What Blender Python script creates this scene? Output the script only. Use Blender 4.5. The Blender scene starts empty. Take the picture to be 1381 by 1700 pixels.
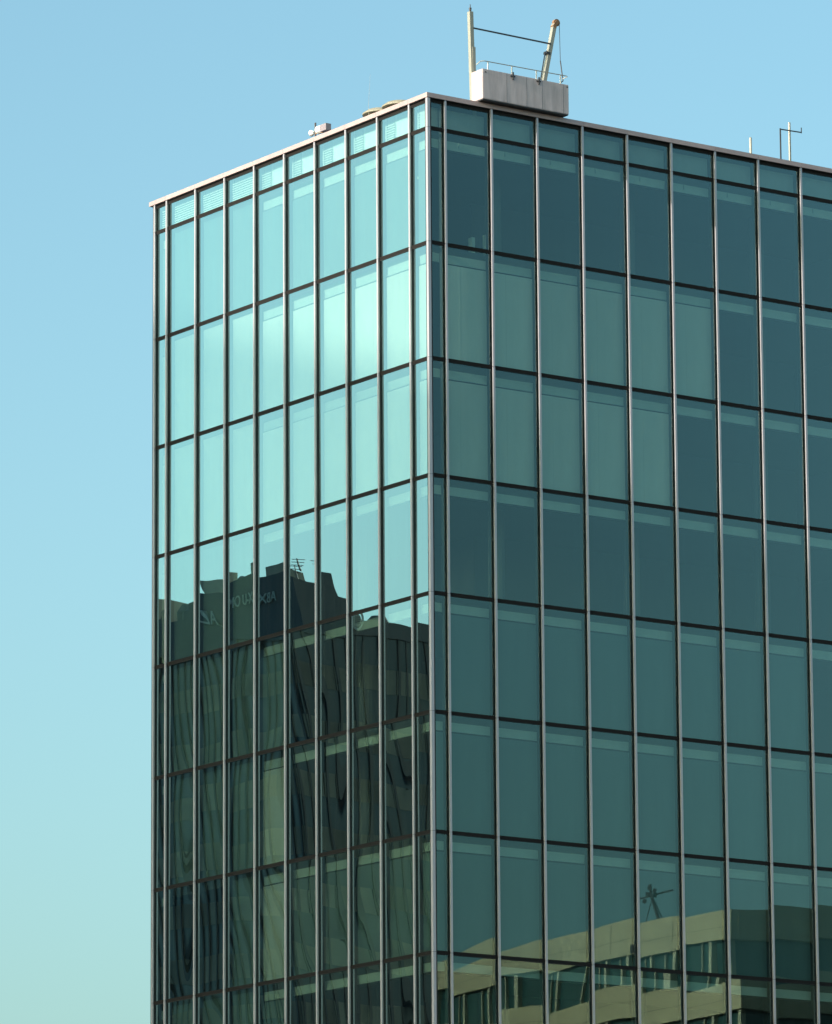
import bpy, bmesh, math, random
from mathutils import Vector, Matrix
random.seed(7)
R = math.radians
sc = bpy.context.scene
col = sc.collection

# ---------------------------------------------------------------- camera
cam = bpy.data.cameras.new('camera')
camo = bpy.data.objects.new('camera', cam); col.objects.link(camo); sc.camera = camo
cam.sensor_fit = 'VERTICAL'; cam.sensor_height = 36.0; cam.sensor_width = 36.0
cam.lens = 36.0 * 9205.6 / 1700.0
cam.clip_start = 1.0; cam.clip_end = 6000
camo.location = (-104.680, -147.151, 1.603)
F = Vector((0.56550471, 0.79937705, 0.20297969)); RT = Vector((0.81713858, -0.57640393, -0.00656048)); UP = Vector((-0.111754, -0.16957251, 0.97916097))
camo.rotation_euler = Matrix((RT, UP, -F)).transposed().to_euler()

# ---------------------------------------------------------------- light
SUN_AZ, SUN_EL = 181.5, 16.0
w = bpy.data.worlds.new("World"); sc.world = w; w.use_nodes = True
wn, wl = w.node_tree.nodes, w.node_tree.links
bg = wn['Background']
sky = wn.new('ShaderNodeTexSky'); sky.sky_type = 'NISHITA'; sky.sun_disc = False
sky.sun_elevation = R(SUN_EL); sky.sun_rotation = R(90 - SUN_AZ)
sky.dust_density = 4.0; sky.ozone_density = 3.0; sky.air_density = 1.0
tint = wn.new('ShaderNodeMix'); tint.data_type = 'RGBA'; tint.blend_type = 'MULTIPLY'; tint.inputs['Factor'].default_value = 1
wl.new(sky.outputs[0], tint.inputs['A']); tint.inputs['B'].default_value = (0.86, 0.99, 0.81, 1)
wl.new(tint.outputs['Result'], bg.inputs['Color'])
bg.inputs['Strength'].default_value = 0.15
sun = bpy.data.lights.new('sun', 'SUN'); sun.energy = 2.6; sun.angle = R(0.55); sun.color = (1.0, 0.93, 0.84)
suno = bpy.data.objects.new('sun', sun); col.objects.link(suno)
sv = Vector((math.cos(R(SUN_AZ)) * math.cos(R(SUN_EL)), math.sin(R(SUN_AZ)) * math.cos(R(SUN_EL)), math.sin(R(SUN_EL))))
suno.rotation_euler = sv.to_track_quat('Z', 'Y').to_euler()
sc.view_settings.view_transform = 'Standard'; sc.view_settings.look = 'None'
sc.view_settings.gamma = 1.0; sc.view_settings.use_curve_mapping = False
sc.view_settings.exposure = 1.16
sc.cycles.max_bounces = 10; sc.cycles.transparent_max_bounces = 16
sc.cycles.caustics_reflective = False

# ---------------------------------------------------------------- materials
def mat(name, color, rough=0.6, metal=0.0, noise=0.0, nscale=3.0, nstretch=(1, 1, 1), spec=0.5, bump=0.0, rnd=0.0):
    m = bpy.data.materials.new(name); m.use_nodes = True
    n, l = m.node_tree.nodes, m.node_tree.links
    b = n['Principled BSDF']
    b.inputs['Base Color'].default_value = (*color, 1); b.inputs['Roughness'].default_value = rough
    b.inputs['Metallic'].default_value = metal; b.inputs['Specular IOR Level'].default_value = spec
    if noise or rnd:
        tc = n.new('ShaderNodeTexCoord'); mp = n.new('ShaderNodeMapping'); mp.inputs['Scale'].default_value = nstretch
        nz = n.new('ShaderNodeTexNoise'); nz.inputs['Scale'].default_value = nscale; nz.inputs['Detail'].default_value = 5
        nz.inputs['Roughness'].default_value = 0.6
        l.new(tc.outputs['Object'], mp.inputs[0]); l.new(mp.outputs[0], nz.inputs['Vector'])
        mr = n.new('ShaderNodeMapRange'); mr.inputs['From Min'].default_value = 0.25; mr.inputs['From Max'].default_value = 0.75
        mr.inputs['To Min'].default_value = 1 - noise; mr.inputs['To Max'].default_value = 1 + noise
        l.new(nz.outputs[0], mr.inputs['Value'])
        oi = n.new('ShaderNodeObjectInfo'); m2 = n.new('ShaderNodeMapRange')
        m2.inputs['To Min'].default_value = 1 - rnd; m2.inputs['To Max'].default_value = 1 + rnd
        l.new(oi.outputs['Random'], m2.inputs['Value'])
        mu = n.new('ShaderNodeMath'); mu.operation = 'MULTIPLY'; l.new(mr.outputs[0], mu.inputs[0]); l.new(m2.outputs[0], mu.inputs[1])
        vm = n.new('ShaderNodeVectorMath'); vm.operation = 'SCALE'; vm.inputs[0].default_value = color
        l.new(mu.outputs[0], vm.inputs['Scale']); l.new(vm.outputs[0], b.inputs['Base Color'])
        if bump:
            bp = n.new('ShaderNodeBump'); bp.inputs['Strength'].default_value = 1; bp.inputs['Distance'].default_value = bump
            l.new(nz.outputs[0], bp.inputs['Height']); l.new(bp.outputs[0], b.inputs['Normal'])
    return m

def glass_mat(name, trans, refl, amp, a, b_, twist):
    m = bpy.data.materials.new(name); m.use_nodes = True
    n, l = m.node_tree.nodes, m.node_tree.links
    n.remove(n['Principled BSDF']); out = n['Material Output']
    tr = n.new('ShaderNodeBsdfTransparent'); tr.inputs[0].default_value = (*trans, 1)
    gl = n.new('ShaderNodeBsdfGlossy'); gl.inputs['Color'].default_value = (*refl, 1); gl.inputs['Roughness'].default_value = 0.0
    # slow waviness of heat-treated glass, different in every pane
    tc = n.new('ShaderNodeTexCoord'); oi = n.new('ShaderNodeObjectInfo')
    mul = n.new('ShaderNodeMath'); mul.operation = 'MULTIPLY'; mul.inputs[1].default_value = 91.0
    l.new(oi.outputs['Random'], mul.inputs[0])
    hs = []
    for scale, st, wgt in ((0.28, (1, 1, 0.8), 1.0), (0.95, (1, 1, 0.16), 0.05)):
        mp = n.new('ShaderNodeMapping'); mp.inputs['Scale'].default_value = st
        nz = n.new('ShaderNodeTexNoise'); nz.noise_dimensions = '4D'; nz.inputs['Scale'].default_value = scale
        nz.inputs['Detail'].default_value = 0.0
        l.new(tc.outputs['Object'], mp.inputs[0]); l.new(mp.outputs[0], nz.inputs['Vector']); l.new(mul.outputs[0], nz.inputs['W'])
        k = n.new('ShaderNodeMath'); k.operation = 'MULTIPLY'; k.inputs[1].default_value = wgt; l.new(nz.outputs[0], k.inputs[0]); hs.append(k)
    ad = n.new('ShaderNodeMath'); l.new(hs[0].outputs[0], ad.inputs[0]); l.new(hs[1].outputs[0], ad.inputs[1])
    bp = n.new('ShaderNodeBump'); bp.inputs['Strength'].default_value = 1.0; bp.inputs['Distance'].default_value = 1.0
    # each unit is also slightly twisted between its corners
    sp = n.new('ShaderNodeSeparateXYZ'); l.new(tc.outputs['Object'], sp.inputs[0])
    u_ = n.new('ShaderNodeMath'); l.new(sp.outputs[0], u_.inputs[0]); l.new(sp.outputs[1], u_.inputs[1])
    uz = n.new('ShaderNodeMath'); uz.operation = 'MULTIPLY'; l.new(u_.outputs[0], uz.inputs[0]); l.new(sp.outputs[2], uz.inputs[1])
    rc = n.new('ShaderNodeMapRange'); rc.inputs['To Min'].default_value = -0.15 * twist; rc.inputs['To Max'].default_value = twist
    l.new(oi.outputs['Random'], rc.inputs['Value'])
    tw = n.new('ShaderNodeMath'); tw.operation = 'MULTIPLY'; l.new(uz.outputs[0], tw.inputs[0]); l.new(rc.outputs[0], tw.inputs[1])
    hh = n.new('ShaderNodeMath'); hh.operation = 'MULTIPLY_ADD'; hh.inputs[1].default_value = amp
    l.new(ad.outputs[0], hh.inputs[0]); l.new(tw.outputs[0], hh.inputs[2])
    l.new(hh.outputs[0], bp.inputs['Height']); l.new(bp.outputs[0], gl.inputs['Normal'])
    lw = n.new('ShaderNodeLayerWeight'); lw.inputs['Blend'].default_value = 0.5
    pw = n.new('ShaderNodeMath'); pw.operation = 'POWER'; pw.inputs[1].default_value = 2.5; l.new(lw.outputs['Facing'], pw.inputs[0])
    ma = n.new('ShaderNodeMath'); ma.operation = 'MULTIPLY_ADD'; ma.inputs[1].default_value = b_; ma.inputs[2].default_value = a; ma.use_clamp = True
    l.new(pw.outputs[0], ma.inputs[0])
    mn = n.new('ShaderNodeMath'); mn.operation = 'MINIMUM'; mn.inputs[1].default_value = 0.9; l.new(ma.outputs[0], mn.inputs[0])
    mx = n.new('ShaderNodeMixShader'); l.new(mn.outputs[0], mx.inputs[0]); l.new(tr.outputs[0], mx.inputs[1]); l.new(gl.outputs[0], mx.inputs[2])
    df = n.new('ShaderNodeBsdfDiffuse'); df.inputs[0].default_value = (0.32, 0.37, 0.36, 1)
    mp2 = n.new('ShaderNodeMapping'); mp2.inputs['Scale'].default_value = (3.0, 3.0, 0.35)
    nd = n.new('ShaderNodeTexNoise'); nd.noise_dimensions = '4D'; nd.inputs['Scale'].default_value = 1.5; nd.inputs['Detail'].default_value = 5
    l.new(tc.outputs['Object'], mp2.inputs[0]); l.new(mp2.outputs[0], nd.inputs['Vector']); l.new(mul.outputs[0], nd.inputs['W'])
    mr = n.new('ShaderNodeMapRange'); mr.inputs['From Min'].default_value = 0.3; mr.inputs['From Max'].default_value = 0.75
    mr.inputs['To Min'].default_value = 0.0; mr.inputs['To Max'].default_value = 0.026; l.new(nd.outputs[0], mr.inputs['Value'])
    m3 = n.new('ShaderNodeMixShader'); l.new(mr.outputs[0], m3.inputs[0]); l.new(mx.outputs[0], m3.inputs[1]); l.new(df.outputs[0], m3.inputs[2])
    l.new(m3.outputs[0], out.inputs[0])
    return m

def clear_mat(name, trans):
    m = bpy.data.materials.new(name); m.use_nodes = True
    n, l = m.node_tree.nodes, m.node_tree.links
    n.remove(n['Principled BSDF'])
    tr = n.new('ShaderNodeBsdfTransparent'); tr.inputs[0].default_value = (*trans, 1)
    l.new(tr.outputs[0], n['Material Output'].inputs[0]); return m

def blind_mat(name, color, trans=0.0):
    m = mat(name, color, 0.9, 0, 0.06, 1.2, (1, 1, 0.3), rnd=0.10)
    return m

M = dict(
    glass=glass_mat('coated_glass', (0.77, 0.93, 0.89), (0.65, 0.96, 0.96), 0.015, 0.02, 4.45, 0.0007),
    glassL=glass_mat('coated_glass_wavy', (0.77, 0.93, 0.89), (0.65, 0.96, 0.96), 0.016, 0.02, 4.45, 0.0016),
    glass_back=clear_mat('glass_inner_face', (0.93, 1.0, 0.97)),
    cap=mat('anodised_aluminium', (0.50, 0.46, 0.49), 0.38, 0.25, 0.08, 2.0, (1, 1, 0.3)),
    bronze=mat('bronze_frame', (0.020, 0.019, 0.022), 0.40, 0.0, 0.1, 3.0, spec=0.3),
    tan=mat('transom_bronze', (0.020, 0.017, 0.016), 0.6, 0.0, 0.1, 3.0, spec=0.1),
    gasket=mat('black_gasket', (0.012, 0.012, 0.013), 0.7),
    coping=mat('coping_metal', (0.51, 0.37, 0.36), 0.5, 0.1, 0.10, 2.5, (1, 1, 1), rnd=0.04),
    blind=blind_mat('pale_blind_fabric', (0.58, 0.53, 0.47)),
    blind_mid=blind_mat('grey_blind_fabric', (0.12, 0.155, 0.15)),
    seam=mat('blind_seam', (0.45, 0.42, 0.37), 0.9),
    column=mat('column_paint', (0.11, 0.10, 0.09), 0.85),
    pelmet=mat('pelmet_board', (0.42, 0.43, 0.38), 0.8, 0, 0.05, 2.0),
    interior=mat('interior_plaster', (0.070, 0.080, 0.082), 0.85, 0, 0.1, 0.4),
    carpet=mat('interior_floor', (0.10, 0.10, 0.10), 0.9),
    shadowbox=mat('parapet_panel', (0.30, 0.29, 0.27), 0.8, 0, 0.08, 1.0, rnd=0.12),
    white=mat('white_panel', (0.82, 0.80, 0.74), 0.7, 0, 0.03, 1.0),
    concrete=mat('roof_deck', (0.32, 0.31, 0.29), 0.9, 0, 0.2, 1.0),
    gond=mat('weathered_white_sheet', (0.60, 0.48, 0.48), 0.55, 0.0, 0.22, 2.2, (2.2, 2.2, 0.35), bump=0.004),
    steel=mat('painted_steel', (0.36, 0.34, 0.28), 0.5, 0.1, 0.12, 3.0),
    darksteel=mat('dark_steel', (0.05, 0.05, 0.055), 0.5, 0.3),
    rust=mat('rusted_steel', (0.28, 0.15, 0.08), 0.8, 0, 0.3, 8.0),
    beigefan=mat('beige_cowl', (0.33, 0.29, 0.21), 0.6, 0, 0.1, 3.0),
    asphalt=mat('asphalt', (0.055, 0.056, 0.058), 0.9, 0, 0.2, 0.2),
    pave=mat('paving', (0.26, 0.25, 0.23), 0.85, 0, 0.15, 0.8),
    t_span=mat('tower_spandrel', (0.135, 0.115, 0.085), 0.7, 0, 0.2, 0.5, rnd=0.45),
    t_body=mat('tower_cladding', (0.022, 0.034, 0.042), 0.7, 0, 0.15, 0.3),
    t_fin=mat('tower_fin', (0.007, 0.016, 0.021), 0.6),
    t_glass=mat('tower_window', (0.010, 0.026, 0.034), 0.3, 0, 0.2, 0.3, rnd=0.3),
    t_tan=mat('rooftop_render', (0.26, 0.22, 0.17), 0.8, 0, 0.1, 1.0),
    b_beige=mat('beige_render', (0.50, 0.42, 0.27), 0.85, 0, 0.08, 0.6, rnd=0.04),
    b_joint=mat('band_joint', (0.16, 0.13, 0.09), 0.9),
    b_glass=mat('band_window', (0.035, 0.090, 0.090), 0.15, 0, 0.3, 0.3, rnd=0.4),
    b_col=mat('beige_column', (0.48, 0.44, 0.32), 0.8),
    sign=mat('sign_letters', (0.24, 0.27, 0.25), 0.5),
    parapet_back=mat('parapet_back', (0.20, 0.21, 0.20), 0.8),
    camgrey=mat('camera_housing', (0.30, 0.25, 0.27), 0.5),
    lens=mat('lamp_lens', (0.6, 0.6, 0.55), 0.2),
)
lampm = bpy.data.materials.new('lit_lamp'); lampm.use_nodes = True
lampm.node_tree.nodes['Principled BSDF'].inputs['Emission Color'].default_value = (0.75, 1.0, 0.35, 1)
lampm.node_tree.nodes['Principled BSDF'].inputs['Emission Strength'].default_value = 0.9
M['lamp'] = lampm

# ---------------------------------------------------------------- mesh helpers
def new_obj(name, mesh, parent=None, loc=(0, 0, 0)):
    o = bpy.data.objects.new(name, mesh); col.objects.link(o); o.location = loc
    if parent: o.parent = parent
    return o

class MB:
    def __init__(s): s.v = []; s.f = []; s.m = []; s.mats = []
    def mi(s, m):
        if m not in s.mats: s.mats.append(m)
        return s.mats.index(m)
    def box(s, x0, x1, y0, y1, z0, z1, m):
        k = len(s.v); i = s.mi(m)
        s.v += [(x, y, z) for z in (z0, z1) for x, y in ((x0, y0), (x1, y0), (x1, y1), (x0, y1))]
        for q in ((3, 2, 1, 0), (4, 5, 6, 7), (0, 1, 5, 4), (1, 2, 6, 5), (2, 3, 7, 6), (3, 0, 4, 7)):
            s.f.append(tuple(k + j for j in q)); s.m.append(i)
        return s
    def prism(s, pts, z0, z1, m):
        k = len(s.v); i = s.mi(m); n = len(pts)
        s.v += [(x, y, z) for z in (z0, z1) for x, y in pts]
        s.f.append(tuple(k + j for j in reversed(range(n)))); s.m.append(i)
        s.f.append(tuple(k + n + j for j in range(n))); s.m.append(i)
        for j in range(n):
            q = (j + 1) % n; s.f.append((k + j, k + q, k + n + q, k + n + j)); s.m.append(i)
        return s
    def tube(s, pts, rad, m, n=8):
        """rad: number or list, one per point"""
        i = s.mi(m); pts = [Vector(p) for p in pts]; rings = []
        rr = rad if isinstance(rad, (list, tuple)) else [rad] * len(pts)
        d0 = (pts[1] - pts[0]).normalized(); a = d0.orthogonal().normalized()
        for j, p in enumerate(pts):
            d = (pts[min(j + 1, len(pts) - 1)] - pts[max(j - 1, 0)]).normalized()
            a = (a - d * a.dot(d)).normalized(); b = d.cross(a)
            k = len(s.v); rings.append(k)
            s.v += [tuple(p + (a * math.cos(t) + b * math.sin(t)) * rr[j]) for t in [2 * math.pi * q / n for q in range(n)]]
        for r0, r1 in zip(rings, rings[1:]):
            for q in range(n):
                s.f.append((r0 + q, r0 + (q + 1) % n, r1 + (q + 1) % n, r1 + q)); s.m.append(i)
        s.f.append(tuple(rings[0] + q for q in reversed(range(n)))); s.m.append(i)
        s.f.append(tuple(rings[-1] + q for q in range(n))); s.m.append(i)
        return s
    def beam(s, p0, p1, wx, wy, m, ref=(0, 1, 0)):
        p0, p1 = Vector(p0), Vector(p1); d = (p1 - p0).normalized(); b = Vector(ref); b = (b - d * b.dot(d)).normalized(); a = b.cross(d)
        k = len(s.v); i = s.mi(m)
        for p in (p0, p1):
            for u, v in ((-1, -1), (1, -1), (1, 1), (-1, 1)): s.v.append(tuple(p + a * u * wx / 2 + b * v * wy / 2))
        for q in ((3, 2, 1, 0), (4, 5, 6, 7), (0, 1, 5, 4), (1, 2, 6, 5), (2, 3, 7, 6), (3, 0, 4, 7)):
            s.f.append(tuple(k + j for j in q)); s.m.append(i)
        return s
    def mesh(s, name):
        me = bpy.data.meshes.new(name); me.from_pydata(s.v, [], s.f)
        for m in s.mats: me.materials.append(m)
        me.polygons.foreach_set('material_index', s.m); me.update()
        bm = bmesh.new(); bm.from_mesh(me); bmesh.ops.recalc_face_normals(bm, faces=bm.faces); bm.to_mesh(me); bm.free()
        return me
    def build(s, name, parent=None, loc=(0, 0, 0)):
        return new_obj(name, s.mesh(name), parent, loc)

def tag(o, label=None, cat=None, group=None, kind=None):
    if label: o['label'] = label
    if cat: o['category'] = cat
    if group: o['group'] = group
    if kind: o['kind'] = kind
    return o
def thing(name, label, cat, loc=(0, 0, 0), group=None):
    o = bpy.data.objects.new(name, None); col.objects.link(o); o.location = loc
    return tag(o, label, cat, group)

# ---------------------------------------------------------------- ground
g = MB(); g.box(-3000, 3000, -3000, 3000, -1.0, 0.0, M['asphalt']); tag(g.build('ground'), kind='structure')
g = MB(); g.prism([(-12, -12), (40, -12), (40, 32), (-12, 32)], 0.0, 0.13, M['pave']); tag(g.build('pavement'), kind='structure')

# ---------------------------------------------------------------- the tower
T1 = 48.35; FH = 4.0
tower = thing('glass_office_tower', 'teal glass office tower seen corner-on with pale vertical mullions', 'building')
TZ = [T1 + 3.98] + [T1 - FH * k for k in range(0, 8)]      # transom heights, top to bottom
COP0, COP1 = 53.36, 53.52
NR, NL = 12, 10
uR = [0.0, 0.7553] + [0.7553 + 1.9346 * k for k in range(1, 12)]
uL = [0.0, 1.1054] + [1.1054 + 1.9021 * k for k in range(1, 9)] + [17.123]
XE, YE = uR[-1], uL[-1]
GD = 0.11                                                   # glass line behind the mullion caps
# a box in facade coordinates: u along the face, d into the building
def fbox(mb, face, u0, u1, d0, d1, z0, z1, m):
    if face == 'R': mb.box(u0, u1, d0, d1, z0, z1, m)
    else: mb.box(d0, d1, u0, u1, z0, z1, m)
def fpt(face, u, d, z): return (u, d, z) if face == 'R' else (d, u, z)

cache = {}
def cached(key, fn):
    if key not in cache: cache[key] = fn()
    return cache[key]
def pane_mesh(face, wd, h):
    mb = MB(); fbox(mb, face, -wd / 2, wd / 2, 0, 0.018, -h / 2, h / 2, M['glass' if face == 'R' else 'glassL'])
    me = mb.mesh('pane'); me.materials.append(M['glass_back'])
    n = Vector((0, -1, 0)) if face == 'R' else Vector((-1, 0, 0))
    for p in me.polygons: p.material_index = 0 if p.normal.dot(n) > 0.9 else 1
    return me
def mullion_mesh(face, h):
    mb = MB()
    fbox(mb, face, -0.026, 0.026, 0.056, 0.15, 0, h, M['bronze'])
    return mb.mesh('mullion')
def cap_mesh(face, h):
    mb = MB(); fbox(mb, face, -0.039, 0.039, 0.0, 0.056, 0.007, h - 0.007, M['cap'])
    return mb.mesh('cap')
def post_mesh(face, h):
    mb = MB(); fbox(mb, face, -0.055, 0.055, 0.152, 0.33, 0.0, h, M['gasket'])
    return mb.mesh('inner_post')
def transom_mesh(face, wd):
    mb = MB()
    fbox(mb, face, 0.036, wd - 0.036, 0.075, 0.135, -0.045, 0.060, M['tan'])
    fbox(mb, face, 0.036, wd - 0.036, 0.085, 0.135, -0.072, -0.045, M['gasket'])
    return mb.mesh('transom')

rows = [(COP0, TZ[0])] + [(TZ[k], TZ[k + 1]) for k in range(0, 8)]
BOT = TZ[-1]
# blind state: rows 1.. for each face, one letter per bay counted from the corner
#   b pale blind down, g grey blind down, . blind up
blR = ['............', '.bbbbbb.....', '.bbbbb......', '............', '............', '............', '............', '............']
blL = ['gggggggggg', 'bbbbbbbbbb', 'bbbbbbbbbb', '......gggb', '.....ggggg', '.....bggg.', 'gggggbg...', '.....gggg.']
blR_low = {3: '............', 4: '.gggggggg...', 5: 'gggggggggggg', 6: 'gggggggggggg', 7: '............'}
for k, v in blR_low.items(): blR[k] = v
for face, us in (('R', uR), ('L', uL)):
    nb = len(us) - 1
    for r, (zt, zb) in enumerate(rows):
        for i in range(nb):
            u0, u1 = us[i], us[i + 1]
            if i == 0: u0 = 0.075
            wd, h = u1 - u0, zt - zb
            key = ('pane', face, round(wd, 3), round(h, 3))
            p = new_obj('pane', cached(key, lambda: pane_mesh(face, wd - 0.05, h - 0.04)), tower, fpt(face, (u0 + u1) / 2, GD, (zt + zb) / 2))
            t1, t2 = random.gauss(0, 0.0009), random.gauss(0, 0.0009)
            p.rotation_euler = (t1, 0, t2) if face == 'R' else (0, t1, t2)
            new_obj('transom', cached(('tr', face, round(wd, 3)), lambda: transom_mesh(face, wd)), tower, fpt(face, u0, 0, zb))
            if r == 0:
                o = new_obj('transom', cached(('tr', face, round(wd, 3)), lambda: transom_mesh(face, wd)), tower, fpt(face, u0, 0, zt - 0.06))
        for i in range(1, nb + 1):
            mu = new_obj('mullion', cached(('mu', face, round(zt - zb, 3)), lambda: mullion_mesh(face, zt - zb)), tower, fpt(face, us[i], 0, zb))
            new_obj('cap', cached(('cap', face, round(zt - zb, 3)), lambda: cap_mesh(face, zt - zb)), mu)
            if i < nb: new_obj('inner_post', cached(('ip', face, round(zt - zb, 3)), lambda: post_mesh(face, zt - zb)), mu)
        # interior seen through the glass
        if r == 0: continue
        bl = (blR if face == 'R' else blL)[r - 1]
        for i in range(nb):
            u0, u1 = us[i], us[i + 1]
            has_pelmet = face == 'R' or i <= 5 or i == 9
            if i == 0: u0 = 0.36
            if has_pelmet:
                mb = MB(); fbox(mb, face, u0 + 0.02, u1 - 0.02, 0.40, 0.43, zt - 0.56, zt - 0.26, M['pelmet'])
                fbox(mb, face, u0 + 0.02, u1 - 0.02, 0.40, 0.47, zt - 0.62, zt - 0.585, M['gasket'])
                mb.build('pelmet', tower)
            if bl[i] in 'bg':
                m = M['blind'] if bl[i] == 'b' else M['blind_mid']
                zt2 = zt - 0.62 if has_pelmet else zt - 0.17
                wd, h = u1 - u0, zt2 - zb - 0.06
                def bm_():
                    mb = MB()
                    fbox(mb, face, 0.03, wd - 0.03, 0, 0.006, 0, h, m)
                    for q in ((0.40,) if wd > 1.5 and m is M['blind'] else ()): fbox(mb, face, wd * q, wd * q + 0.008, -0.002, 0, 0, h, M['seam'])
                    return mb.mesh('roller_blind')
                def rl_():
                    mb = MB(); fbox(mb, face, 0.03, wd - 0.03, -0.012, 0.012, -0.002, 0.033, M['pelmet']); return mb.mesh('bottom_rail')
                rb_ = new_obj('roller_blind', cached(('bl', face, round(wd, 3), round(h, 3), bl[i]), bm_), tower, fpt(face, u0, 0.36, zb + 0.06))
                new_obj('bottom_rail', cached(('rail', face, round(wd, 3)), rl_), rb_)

# corner post, jointed at every floor like the mullions
for zt, zb in rows:
    mb = MB(); mb.box(0, 0.11, 0, 0.11, zb + 0.007, zt - 0.007, M['cap']); mb.box(0.02, 0.17, 0.02, 0.17, zb, zt, M['bronze'])
    mb.build('corner_post', tower)
# coping, one panel per bay
for face, us in (('R', uR), ('L', uL)):
    for i in range(len(us) - 1):
        u0, u1 = us[i] + 0.004, us[i + 1] - 0.004
        if i == 0: u0 = -0.03 if face == 'R' else 0.50
        if face == 'L' and i == len(us) - 2: u1 = 17.43
        mb = MB(); fbox(mb, face, u0, u1, -0.03, 0.50, COP0, COP1, M['coping'])
        fbox(mb, face, max(u0, 0.02), min(u1, 17.2) if face == 'L' else u1, 0.01, 0.40, COP0 - 0.02, COP0, M['gasket'])
        mb.build('coping_panel', tower)
# floor slabs, core, back walls, roof
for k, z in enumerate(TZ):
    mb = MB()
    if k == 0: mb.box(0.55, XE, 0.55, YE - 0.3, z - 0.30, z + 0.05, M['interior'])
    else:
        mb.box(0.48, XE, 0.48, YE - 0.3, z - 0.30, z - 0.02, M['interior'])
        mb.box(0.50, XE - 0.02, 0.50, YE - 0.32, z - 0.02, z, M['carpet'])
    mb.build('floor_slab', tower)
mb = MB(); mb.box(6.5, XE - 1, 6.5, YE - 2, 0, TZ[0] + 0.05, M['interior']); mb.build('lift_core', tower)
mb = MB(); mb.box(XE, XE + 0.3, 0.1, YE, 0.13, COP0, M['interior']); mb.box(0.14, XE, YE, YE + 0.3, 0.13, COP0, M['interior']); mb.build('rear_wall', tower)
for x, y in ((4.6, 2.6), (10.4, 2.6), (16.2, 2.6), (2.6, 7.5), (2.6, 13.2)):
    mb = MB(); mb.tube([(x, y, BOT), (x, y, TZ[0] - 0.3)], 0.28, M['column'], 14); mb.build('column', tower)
# parapet: shadow boxes behind the short top row
mb = MB(); mb.box(0.5, XE, 0.5, YE - 0.3, COP0 - 0.5, COP0 - 0.35, M['concrete']); mb.build('roof_deck', tower)
for i in range(NR):
    u0, u1 = uR[i] + (0.24 if i == 0 else 0.04), uR[i + 1] - 0.04
    MB().box(u0, u1, 0.40, 0.42, TZ[0] + 0.08, COP0 - 0.20, M['shadowbox']).build('parapet_panel', tower)
for i in range(NL):
    u0, u1 = uL[i] + (0.45 if i == 0 else 0.04), uL[i + 1] - 0.04
    m = M['white'] if i <= 5 else M['parapet_back']
    if i in range(1, 6):
        MB().box(0.44, 0.46, u1 - 0.45, u1, TZ[0] + 0.08, COP0 - 0.02, M['shadowbox']).build('parapet_panel', tower); u1 -= 0.46  # darker end piece: the mullion's shade on the white panel, put into its colour
    MB().box(0.44, 0.46, u0, u1, TZ[0] + 0.08, COP0 - 0.02, m).build('parapet_panel', tower)
mb = MB()
for i in range(NL):
    u0, u1 = uL[i] + (0.26 if i == 0 else 0.04), uL[i + 1] - 0.04
    z = TZ[0] + 0.10
    while z < COP0 - (0.25 if i <= 5 else 0.20):
        if i <= 5: mb.box(0.33, 0.36, u1 - 0.55, u1, z, z + 0.028, M['white'])
        else: mb.box(0.33, 0.36, u0, u1, z, z + 0.038, M['white'])
        z += 0.085
tag(mb.build('louvre_slats', tower), kind='stuff')
mb = MB(); mb.box(0.47, XE, 0.47, 0.495, TZ[0] + 0.051, COP0 - 0.001, M['t_body']); mb.box(0.47, 0.495, 0.50, YE - 0.01, TZ[0] + 0.051, COP0 - 0.001, M['t_body']); mb.build('parapet_wall', tower)  # dark colour stands in for the shade in the gap above the panels
# lit office lamp and small things behind the top-floor glass
MB().box(0.50, 0.62, 1.25, 1.75, T1 + 2.55, T1 + 2.60, M['lamp']).build('ceiling_lamp', tower)
for u, h in ((2.35, 0.62), (2.95, 0.8)):
    MB().box(u, u + 0.13, 0.75, 0.95, T1, T1 + h, M['pelmet']).build('file_box', tower)
# little hanging rods that show against the pelmets
for i in range(1, NR):
    u = (uR[i] + uR[i + 1]) / 2 - 0.15
    MB().box(u - 0.012, u + 0.012, 0.375, 0.395, TZ[0] - 0.44, TZ[0] - 0.28, M['sign']).build('blind_bracket', tower)
# plain lower storeys below the part built bay by bay
mb = MB()
mb.box(0.10, XE, GD, GD + 0.1, 0.13, BOT - 0.07, M['t_glass']); mb.box(GD, GD + 0.1, GD + 0.1, YE, 0.13, BOT - 0.07, M['t_glass'])
mb.build('lower_wall', tower)
mb = MB()
for face, us in (('R', uR), ('L', uL)):
    for u in us: fbox(mb, face, u - 0.04 if u else 0, u + 0.05, 0.0, 0.13, 0.13, BOT - 0.001, M['cap'])
    for k in range(1, 6): fbox(mb, face, 0.1, us[-1], 0.06, 0.135, BOT - FH * k - 0.05, BOT - FH * k + 0.05, M['bronze'])
tag(mb.build('lower_framing', tower), kind='stuff')

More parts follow.
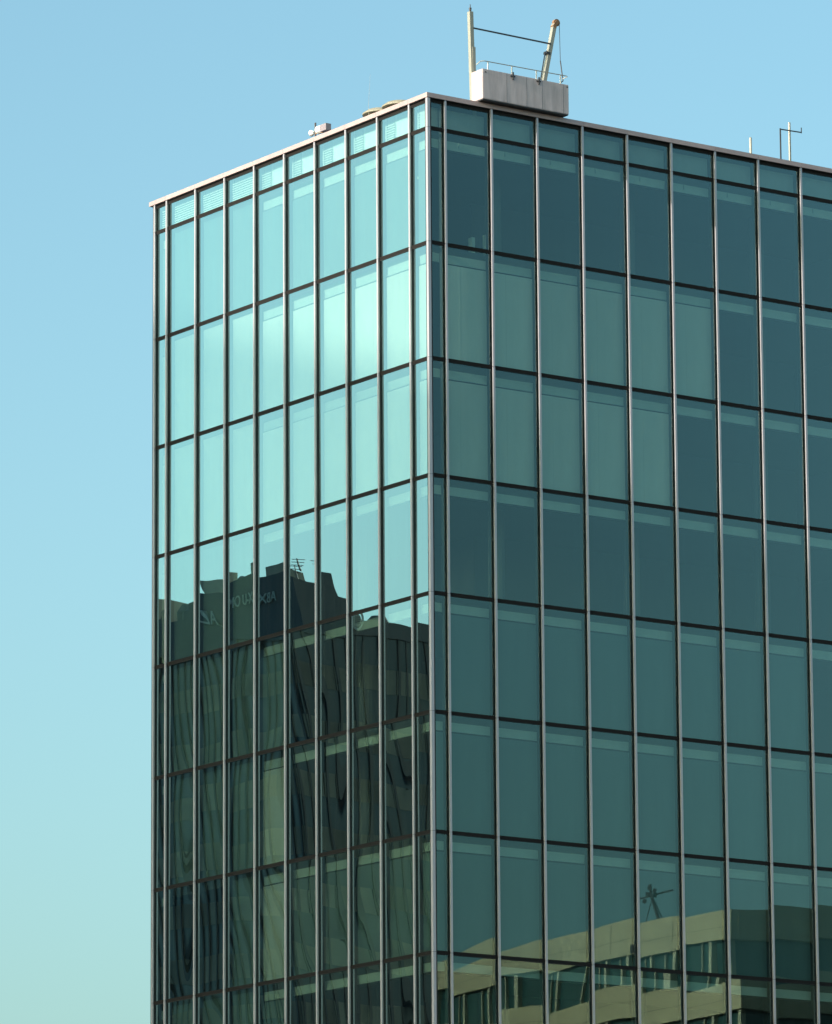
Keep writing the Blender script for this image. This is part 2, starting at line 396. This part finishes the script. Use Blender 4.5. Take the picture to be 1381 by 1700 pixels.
# ---------------------------------------------------------------- roof things
# cradle for facade access, parked on the coping
cr = thing('access_cradle', 'long weathered white access cradle parked on the roof edge above the right facade', 'cradle', (0, 0, 0))
x0, x1, y0, y1, z0, z1 = 2.10, 5.755, -0.30, 0.36, 53.575, 54.63
mb = MB(); mb.box(x0, x1, y0, y1, z0, z1, M['gond']); cb = mb.build('tub', cr)
bmx = bmesh.new(); bmx.from_mesh(cb.data); bmesh.ops.bevel(bmx, geom=bmx.edges[:], offset=0.015, segments=2, affect='EDGES'); bmx.to_mesh(cb.data); bmx.free()
for sx in (1.02, 1.86, 2.52, 3.42):
    MB().box(x0 + sx - 0.004, x0 + sx + 0.004, y0 - 0.004, y0, z0 + 0.02, z1 - 0.02, M['darksteel']).build('panel_seam', cr)
MB().box(x0 + 0.02, x1 - 0.02, y0 + 0.02, y1 - 0.02, z0 - 0.035, z0 - 0.001, M['darksteel']).build('underside', cr)
mb = MB(); mb.tube([(x0 - 0.08, y0 + 0.25, 54.80), (x0 - 0.02, y0 + 0.1, 54.90), (x0 + 0.10, y0 + 0.03, 54.915), (x1 - 0.08, y0 + 0.03, 54.945), (x1 - 0.01, y0 + 0.06, 54.94), (x1 - 0.06, y0 + 0.25, 54.90)], 0.016, M['steel'], 6); mb.build('handrail', cr)
for px in (2.36, 3.37, 4.41, 5.44):
    MB().beam((px, y0 + 0.05, z1), (px, y0 + 0.04, 54.93), 0.035, 0.03, M['white']).build('rail_post', cr)
for px in (3.37, 4.47):
    mb = MB(); mb.box(px - 0.02, px + 0.02, y0 - 0.05, y0 - 0.001, z1 - 0.20, z1 + 0.06, M['darksteel']); mb.box(px - 0.10, px + 0.09, y0 - 0.03, y0 - 0.001, z1 - 0.10, z1 - 0.06, M['darksteel']); mb.build('bracket', cr)
for px, pz in ((2.2, z1 - 0.09), (5.66, z1 - 0.07)):
    MB().box(px, px + 0.05, y0 - 0.02, y0 - 0.001, pz - 0.04, pz, M['darksteel']).build('latch', cr)
mb = MB()
for px in (2.5, 5.2): mb.box(px, px + 0.12, y0 + 0.34, y1 - 0.02, 53.52, z0 - 0.035, M['darksteel'])
mb.build('rest_block', cr)
# the two davits
dv = thing('roof_davit', 'upright grey post joined by a thin bar to a leaning davit arm', 'davit')
mb = MB(); mb.beam((2.30, 0.52, COP0 - 0.35), (2.20, 0.52, 56.85), 0.15, 0.15, M['steel']); mb.beam((2.305, 0.52, 54.0), (2.285, 0.52, 55.6), 0.12, 0.18, M['steel']); mb.build('post', dv)
mb = MB(); mb.tube([(2.20, 0.52, 56.85), (2.20, 0.52, 56.99), (2.20, 0.52, 57.00), (2.20, 0.52, 57.12)], [0.035, 0.05, 0.02, 0.012], M['darksteel']); mb.build('finial', dv)
MB().beam((2.26, 0.45, 56.27), (5.56, 0.45, 56.25), 0.045, 0.045, M['darksteel']).build('tie_bar', dv)
mb = MB(); mb.beam((4.88, 0.52, COP0 - 0.35), (5.78, 0.52, 57.0), 0.14, 0.15, M['steel']); mb.build('leaning_arm', dv)
MB().beam((5.00, 0.42, 54.45), (5.30, 0.42, 55.9), 0.03, 0.03, M['darksteel']).build('hydraulic_pipe', dv)
MB().beam((5.44, 0.52, 55.86), (5.46, 0.52, 55.95), 0.17, 0.18, M['darksteel']).build('collar', dv)
mb = MB(); mb.tube([(5.86, 0.46, 57.07), (5.86, 0.58, 57.07)], 0.13, M['rust'], 14); mb.beam((5.72, 0.52, 56.88), (5.88, 0.52, 57.12), 0.13, 0.17, M['rust']); mb.build('pulley_head', dv)
mb = MB(); mb.tube([(5.985, 0.50, 57.05), (5.86, 0.30, 55.65)], 0.011, M['darksteel'], 5); mb.tube([(5.86, 0.30, 55.65), (5.85, 0.15, 54.9), (5.60, 0.1, 54.7)], 0.022, M['darksteel'], 6); mb.build('hoist_cable', dv)

# small things along the left parapet
fl = thing('roof_camera', 'small boxy camera on a dark pole above the left roof edge', 'camera')
MB().tube([(0.8, 7.90, COP0 - 0.35), (0.8, 7.90, 54.42)], 0.035, M['darksteel']).build('pole', fl)
MB().box(0.70, 0.92, 7.10, 7.46, 53.98, 54.22, M['camgrey']).build('housing', fl)
MB().tube([(0.8, 7.46, 54.11), (0.8, 7.72, 54.11)], [0.13, 0.15], M['white'], 12).build('hood', fl)
MB().tube([(0.8, 7.98, 54.08), (0.8, 8.16, 54.10)], [0.05, 0.12], M['white'], 10).build('horn', fl)
MB().beam((0.8, 7.92, 54.03), (0.8, 7.40, 53.97), 0.05, 0.05, M['rust']).build('mounting_arm', fl)
for cx, cy, zz, lab in ((3.5, 7.75, 55.30, 'flat beige domed fan cowl, farther of two from the tower corner'), (3.5, 6.55, 55.29, 'flat beige domed fan cowl, nearer of two to the tower corner')):
    t = thing('fan_cowl', lab, 'fan cowl', (cx, cy, 0), 'fan cowls on the roof')
    mb = MB(); mb.tube([(0, 0, COP0 - 0.35), (0, 0, zz - 0.22)], 0.50, M['steel'], 20); mb.build('duct', t)
    mb = MB(); mb.tube([(0, 0, zz - 0.22), (0, 0, zz - 0.17), (0, 0, zz - 0.06), (0, 0, zz)], [0.66, 0.66, 0.50, 0.20], M['beigefan'], 24); mb.build('dome', t)
    mb = MB(); mb.tube([(0, 0, zz), (0, 0, zz + 0.025)], [0.24, 0.20], M['darksteel'], 16); mb.build('cap', t)
o = MB().tube([(2.0, 6.36, COP0 - 0.35), (2.0, 6.36, 54.9), (2.0, 6.24, 56.0)], [0.010, 0.005, 0.002], M['steel'], 6).build('whip_antenna'); tag(o, 'very thin pale whip antenna rising beside the domed fan cowls', 'antenna')
o = MB().tube([(14.93, 1.2, COP0 - 0.35), (14.93, 1.2, 54.50), (14.93, 1.2, 54.54)], [0.045, 0.045, 0.03], M['steel'], 8).build('roof_pole'); tag(o, 'short bare pale pole on the roof of the right facade', 'pole')
an = thing('frame_antenna', 'thin roof antenna with a crossbar and side leg near the right picture edge', 'antenna')
MB().tube([(16.72, 1.2, COP0 - 0.35), (16.72, 1.2, 55.36)], 0.045, M['steel'], 8).build('mast', an)
MB().beam((16.25, 1.14, 55.03), (17.22, 1.14, 55.06), 0.035, 0.035, M['darksteel']).build('crossbar', an)
MB().beam((16.25, 1.14, 55.06), (16.25, 1.14, COP0 - 0.35), 0.04, 0.04, M['darksteel']).build('side_leg', an)
MB().beam((17.22, 1.14, 55.03), (17.22, 1.14, 55.24), 0.025, 0.025, M['darksteel']).build('tip', an)

# ---------------------------------------------------------------- neighbours across the streets (seen mirrored in the glass)
def fin_tower(name, label, xa, xb, ya, yb, H, z_par, period=3.0, sp=1.30, fins=0.80):
    t = thing(name, label, 'building')
    MB().box(xa, xb, ya, yb, 0, H - 0.01, M['t_body']).build('wall', t)
    MB().box(xa - 0.12, xb + 0.12, ya - 0.12, yb + 0.12, H - z_par, H, M['t_body']).build('parapet', t)
    z = H - z_par - 0.05; k = 0
    while z > 4:
        MB().box(xa - 0.02, xb + 0.02, ya - 0.02, yb + 0.02, z - (period - sp), z, M['t_glass']).build('window_band', t)
        if k > 0:
            # spandrel panels, uneven in tone
            y = ya
            while y < min(yb, ya + 34):
                MB().box(xb, xb + 0.05, y + 0.02, min(y + 0.78, yb), z, z + sp, M['t_span']).build('spandrel_panel', t) if z > 28 else None
                y += 0.8
            x = xb
            while x > max(xa, xb - 20):
                MB().box(max(x - 0.78, xa), x - 0.02, ya - 0.05, ya, z, z + sp, M['t_span']).build('spandrel_panel', t) if z > 28 else None
                x -= 0.8
        z -= period; k += 1
    mb = MB()
    y = ya + 0.1
    while y < yb: mb.box(xb, xb + 0.12, y, y + 0.14, 3, H - z_par, M['t_fin']); y += fins
    x = xb - 0.1
    while x > xa: mb.box(x - 0.16, x, ya - 0.09, ya, 3, H - z_par, M['t_fin']); x -= fins
    tag(mb.build('fins', t), kind='stuff')
    return t
ta = fin_tower('dark_office_block', 'dark ribbed office block with sign letters mirrored in the lower left facade', -92, -57.2, 93.4, 138, 56.35, 0.9)
mb = MB(); mb.box(-59.9, -57.1, 93.3, 103.9, 56.36, 58.5, M['t_body']); mb.box(-59.9, -57.1, 103.91, 138.1, 56.36, 57.7, M['t_body'])
mb.prism([(-60.9, 93.3), (-59.91, 93.3), (-59.91, 96.0), (-60.9, 96.0)], 56.36, 57.5, M['t_body']); mb.build('upper_parapet', ta)
# rooftop rooms
for x0_, x1_, y0_, y1_, zt_ in ((-61.3, -60.0, 96.0, 99.0, 58.2), (-58.9, -57.9, 95.0, 97.0, 59.3), (-59.0, -57.8, 100.6, 102.0, 59.5), (-59.5, -58.0, 107.6, 108.8, 59.3), (-59.5, -58.2, 115.0, 116.4, 59.8)):
    MB().box(x0_, x1_, y0_, y1_, (58.501 if y0_ < 103 else 57.701) if x1_ > -59.8 else 56.351, zt_, M['t_tan']).build('roof_room', ta)
for (x, y, r, h) in ((-58.2, 104.9, 0.9, 0.9), (-58.4, 106.2, 0.7, 1.2), (-59.0, 112.5, 1.2, 1.0), (-58.3, 98.9, 0.5, 0.45), (-62.5, 95.2, 0.8, 0.6), (-64.6, 96.0, 0.5, 0.9)):
    zb_ = (58.5 if y < 103.5 else 57.7) if x > -59.9 else 56.35
    MB().tube([(x, y, zb_), (x, y, zb_ + h * 0.6), (x, y, zb_ + h)], [r, r * 0.9, r * 0.35], M['t_body'], 10).build('roof_vent', ta)
def text(body, size, loc, rot, name, parent, m):
    c = bpy.data.curves.new(name, 'FONT'); c.body = body; c.size = size; c.extrude = 0.03; c.align_x = 'CENTER'; c.materials.append(m)
    o = bpy.data.objects.new(name, c); col.objects.link(o); o.location = loc; o.rotation_euler = rot; 
    dg = bpy.context.evaluated_depsgraph_get(); me = bpy.data.meshes.new_from_object(o.evaluated_get(dg)); bpy.data.objects.remove(o)
    me.transform(Matrix.Translation(loc) @ Matrix.Rotation(rot[2], 4, 'Z') @ Matrix.Rotation(rot[0], 4, 'X'))
    return new_obj(name, me, parent)
text('ABX-U', 0.80, (-57.03, 95.9, 57.0), (R(90), 0, R(90)), 'sign_letters', ta, M['sign'])
text('OMAO', 0.85, (-57.03, 98.6, 57.0), (R(90), 0, R(90)), 'sign_letters', ta, M['sign'])
text('ADI', 0.95, (-57.03, 101.2, 56.9), (R(90), 0, R(90)), 'sign_letters', ta, M['sign'])
def ring(mb, c, r0, r1, y0, y1, m, n=36):
    k = len(mb.v); i = mb.mi(m)
    for q in range(n):
        a = 2 * math.pi * q / n
        for r in (r0, r1):
            for y in (y0, y1): mb.v.append((c[0] + r * math.cos(a), c[1] + y, c[2] + r * math.sin(a)))
    for q in range(n):
        a, b = k + 4 * q, k + 4 * ((q + 1) % n)
        for f in ((a, a + 1, b + 1, b), (a + 1, a + 3, b + 3, b + 1), (a + 3, a + 2, b + 2, b + 3), (a + 2, a, b, b + 2)): mb.f.append(f); mb.m.append(i)

mb = MB(); ring(mb, (-61.3, 93.4, 56.30), 0.47, 0.60, -0.34, -0.26, M['sign']); mb.build('emblem_ring', ta)
mb = MB(); mb.tube([(-61.3, 93.12, 56.30), (-61.3, 93.25, 56.30)], 0.38, M['steel'], 28); mb.build('emblem_disc', ta)
for k in range(4):
    MB().box(-61.55, -61.05, 93.08, 93.12, 56.12 + k * 0.12, 56.16 + k * 0.12, M['darksteel']).build('emblem_stroke', ta)
# television aerials on that roof
def aerial(x, y, z, h, lab):
    t = thing('roof_aerial', lab, 'aerial', (x, y, z), 'aerials on the dark office block')
    MB().tube([(0, 0, 0), (0, 0, h)], 0.03, M['darksteel'], 6).build('mast', t)
    for k in range(3):
        MB().beam((-0.10, -0.35 + 0.1 * k, h - 0.05 - 0.16 * k), (0.10, 0.35 + 0.1 * k, h - 0.05 - 0.16 * k), 0.03, 0.03, M['darksteel']).build('element', t)
aerial(-58.6, 95.0, 58.5, 1.1, 'taller roof aerial mirrored above the dark block, left of the tan rooms')
aerial(-59.5, 96.0, 59.6, 0.7, 'short roof aerial mirrored above the tan roof room')
aerial(-58.0, 100.5, 58.5, 0.8, 'lone roof aerial mirrored above the sign letters')

# beige banded block, sunlit on its west side, mirrored at the foot of the right facade
bb = thing('beige_banded_block', 'beige banded low block with ribbon windows mirrored at the foot of the right facade', 'building')
bx0, bx1, by0, by1, bh = 82.7, 135.0, -165.0, -87.1, 41.8
MB().box(bx0 + 0.45, bx1, by0, by1 - 0.45, 0, bh - 0.3, M['b_glass']).build('wall', bb)
z = bh; k = 0
while z > 6:
    b0 = 1.75
    y = by1
    n = 0
    while y > by0:
        y2 = max(y - 5.6, by0)
        MB().box(bx0, bx0 + 0.44, y2 + 0.012, y - 0.012, z - b0, z, M['b_beige']).build('band_panel', bb)
        y = y2
    x = bx0 + 0.44
    while x < bx1:
        x2 = min(x + 5.6, bx1)
        MB().box(x + 0.012, x2 - 0.012, by1 - 0.44, by1, z - b0, z, M['b_beige']).build('band_panel', bb)
        x = x2
    MB().box(bx0 - 0.006, bx0, by0, by1, z - 0.98, z - 0.95, M['b_joint']).build('band_joint', bb)
    if z - b0 - 2.25 > 0 and k < 6:
        y = by1 - 0.25
        while y > by0 + 1:
            MB().box(bx0 + 0.15, bx0 + 0.44, y - 0.22, y, z - b0 - 2.25, z - b0, M['b_col']).build('column', bb)
            MB().box(bx0 + 0.30, bx0 + 0.44, y - 1.05, y - 0.98, z - b0 - 2.25, z - b0, M['b_col']).build('column', bb)
            y -= random.choice((2.1, 2.6, 3.4))
    z -= 4.0; k += 1
MB().box(bx0 + 0.5, bx1, by0, by1 - 0.5, bh - 0.3, bh - 0.1, M['concrete']).build('roof', bb)
MB().box(bx0 - 0.05, bx0 - 0.007, -96.4, -96.0, 40.1, 40.5, M['darksteel']).build('vent', bb)
fm = thing('floodlight_mast', 'spindly leaning mast with crossed arms mirrored above the beige banded block', 'mast', (83.4, -95.0, bh - 0.1))
MB().tube([(0.3, 0.2, 0), (0, 0, 1.0), (-0.2, -0.1, 1.5), (-0.3, -0.15, 2.1)], [0.10, 0.11, 0.07, 0.10], M['darksteel'], 8).build('pole', fm)
MB().beam((0.3, 0.9, 1.62), (-0.6, -0.7, 1.40), 0.09, 0.09, M['darksteel']).build('arm', fm)
MB().beam((-0.3, 0.4, 1.2), (-0.2, -0.6, 1.75), 0.05, 0.05, M['darksteel']).build('arm', fm)
MB().tube([(-0.45, 0.45, 1.42), (-0.45, 0.65, 1.45)], [0.10, 0.16], M['darksteel'], 8).build('lamp_head', fm)
MB().tube([(0.5, 0.3, 0), (0.05, 0.05, 1.2)], 0.03, M['darksteel'], 5).build('stay', fm)
MB().tube([(-0.1, -0.9, 0), (-0.15, -0.1, 1.3)], 0.03, M['darksteel'], 5).build('stay', fm)
for q, (ly, lz) in enumerate(((0.15, 1.50), (-0.25, 1.62), (-0.55, 1.30), (0.42, 1.72), (-0.1, 1.95))):
    MB().tube([(-0.25, ly, lz), (-0.42, ly + 0.06, lz - 0.05)], [0.09, 0.14], M['darksteel'], 8).build('lamp_head', fm)
# broad block to the west; its skewed roof edge throws the soft shadow over the lower left facade
wb = thing('west_office_block', 'broad plain office block west of the tower that shades its lower left facade', 'building')
ex = lambda y: -220 + (y + 2.2) * 1.09
pts = [(ex(-55), -55), (ex(55), 55), (ex(55) - 60, 55), (ex(-55) - 30, -55)]
MB().prism(pts, 0, 108.1, M['t_tan']).build('wall', wb)
d = Vector((ex(55) - ex(-55), 110, 0)); L_ = d.length; d.normalize(); nrm = Vector((d.y, -d.x, 0))
for kz in range(6, 26):
    z = kz * 4.0
    a = Vector((*pts[0], z)) + d * 2 + nrm * 0.02; b = Vector((*pts[1], z)) - d * 2 + nrm * 0.02
    MB().beam(a, b, 1.8, 0.08, M['t_glass'], ref=nrm).build('window_band', wb)
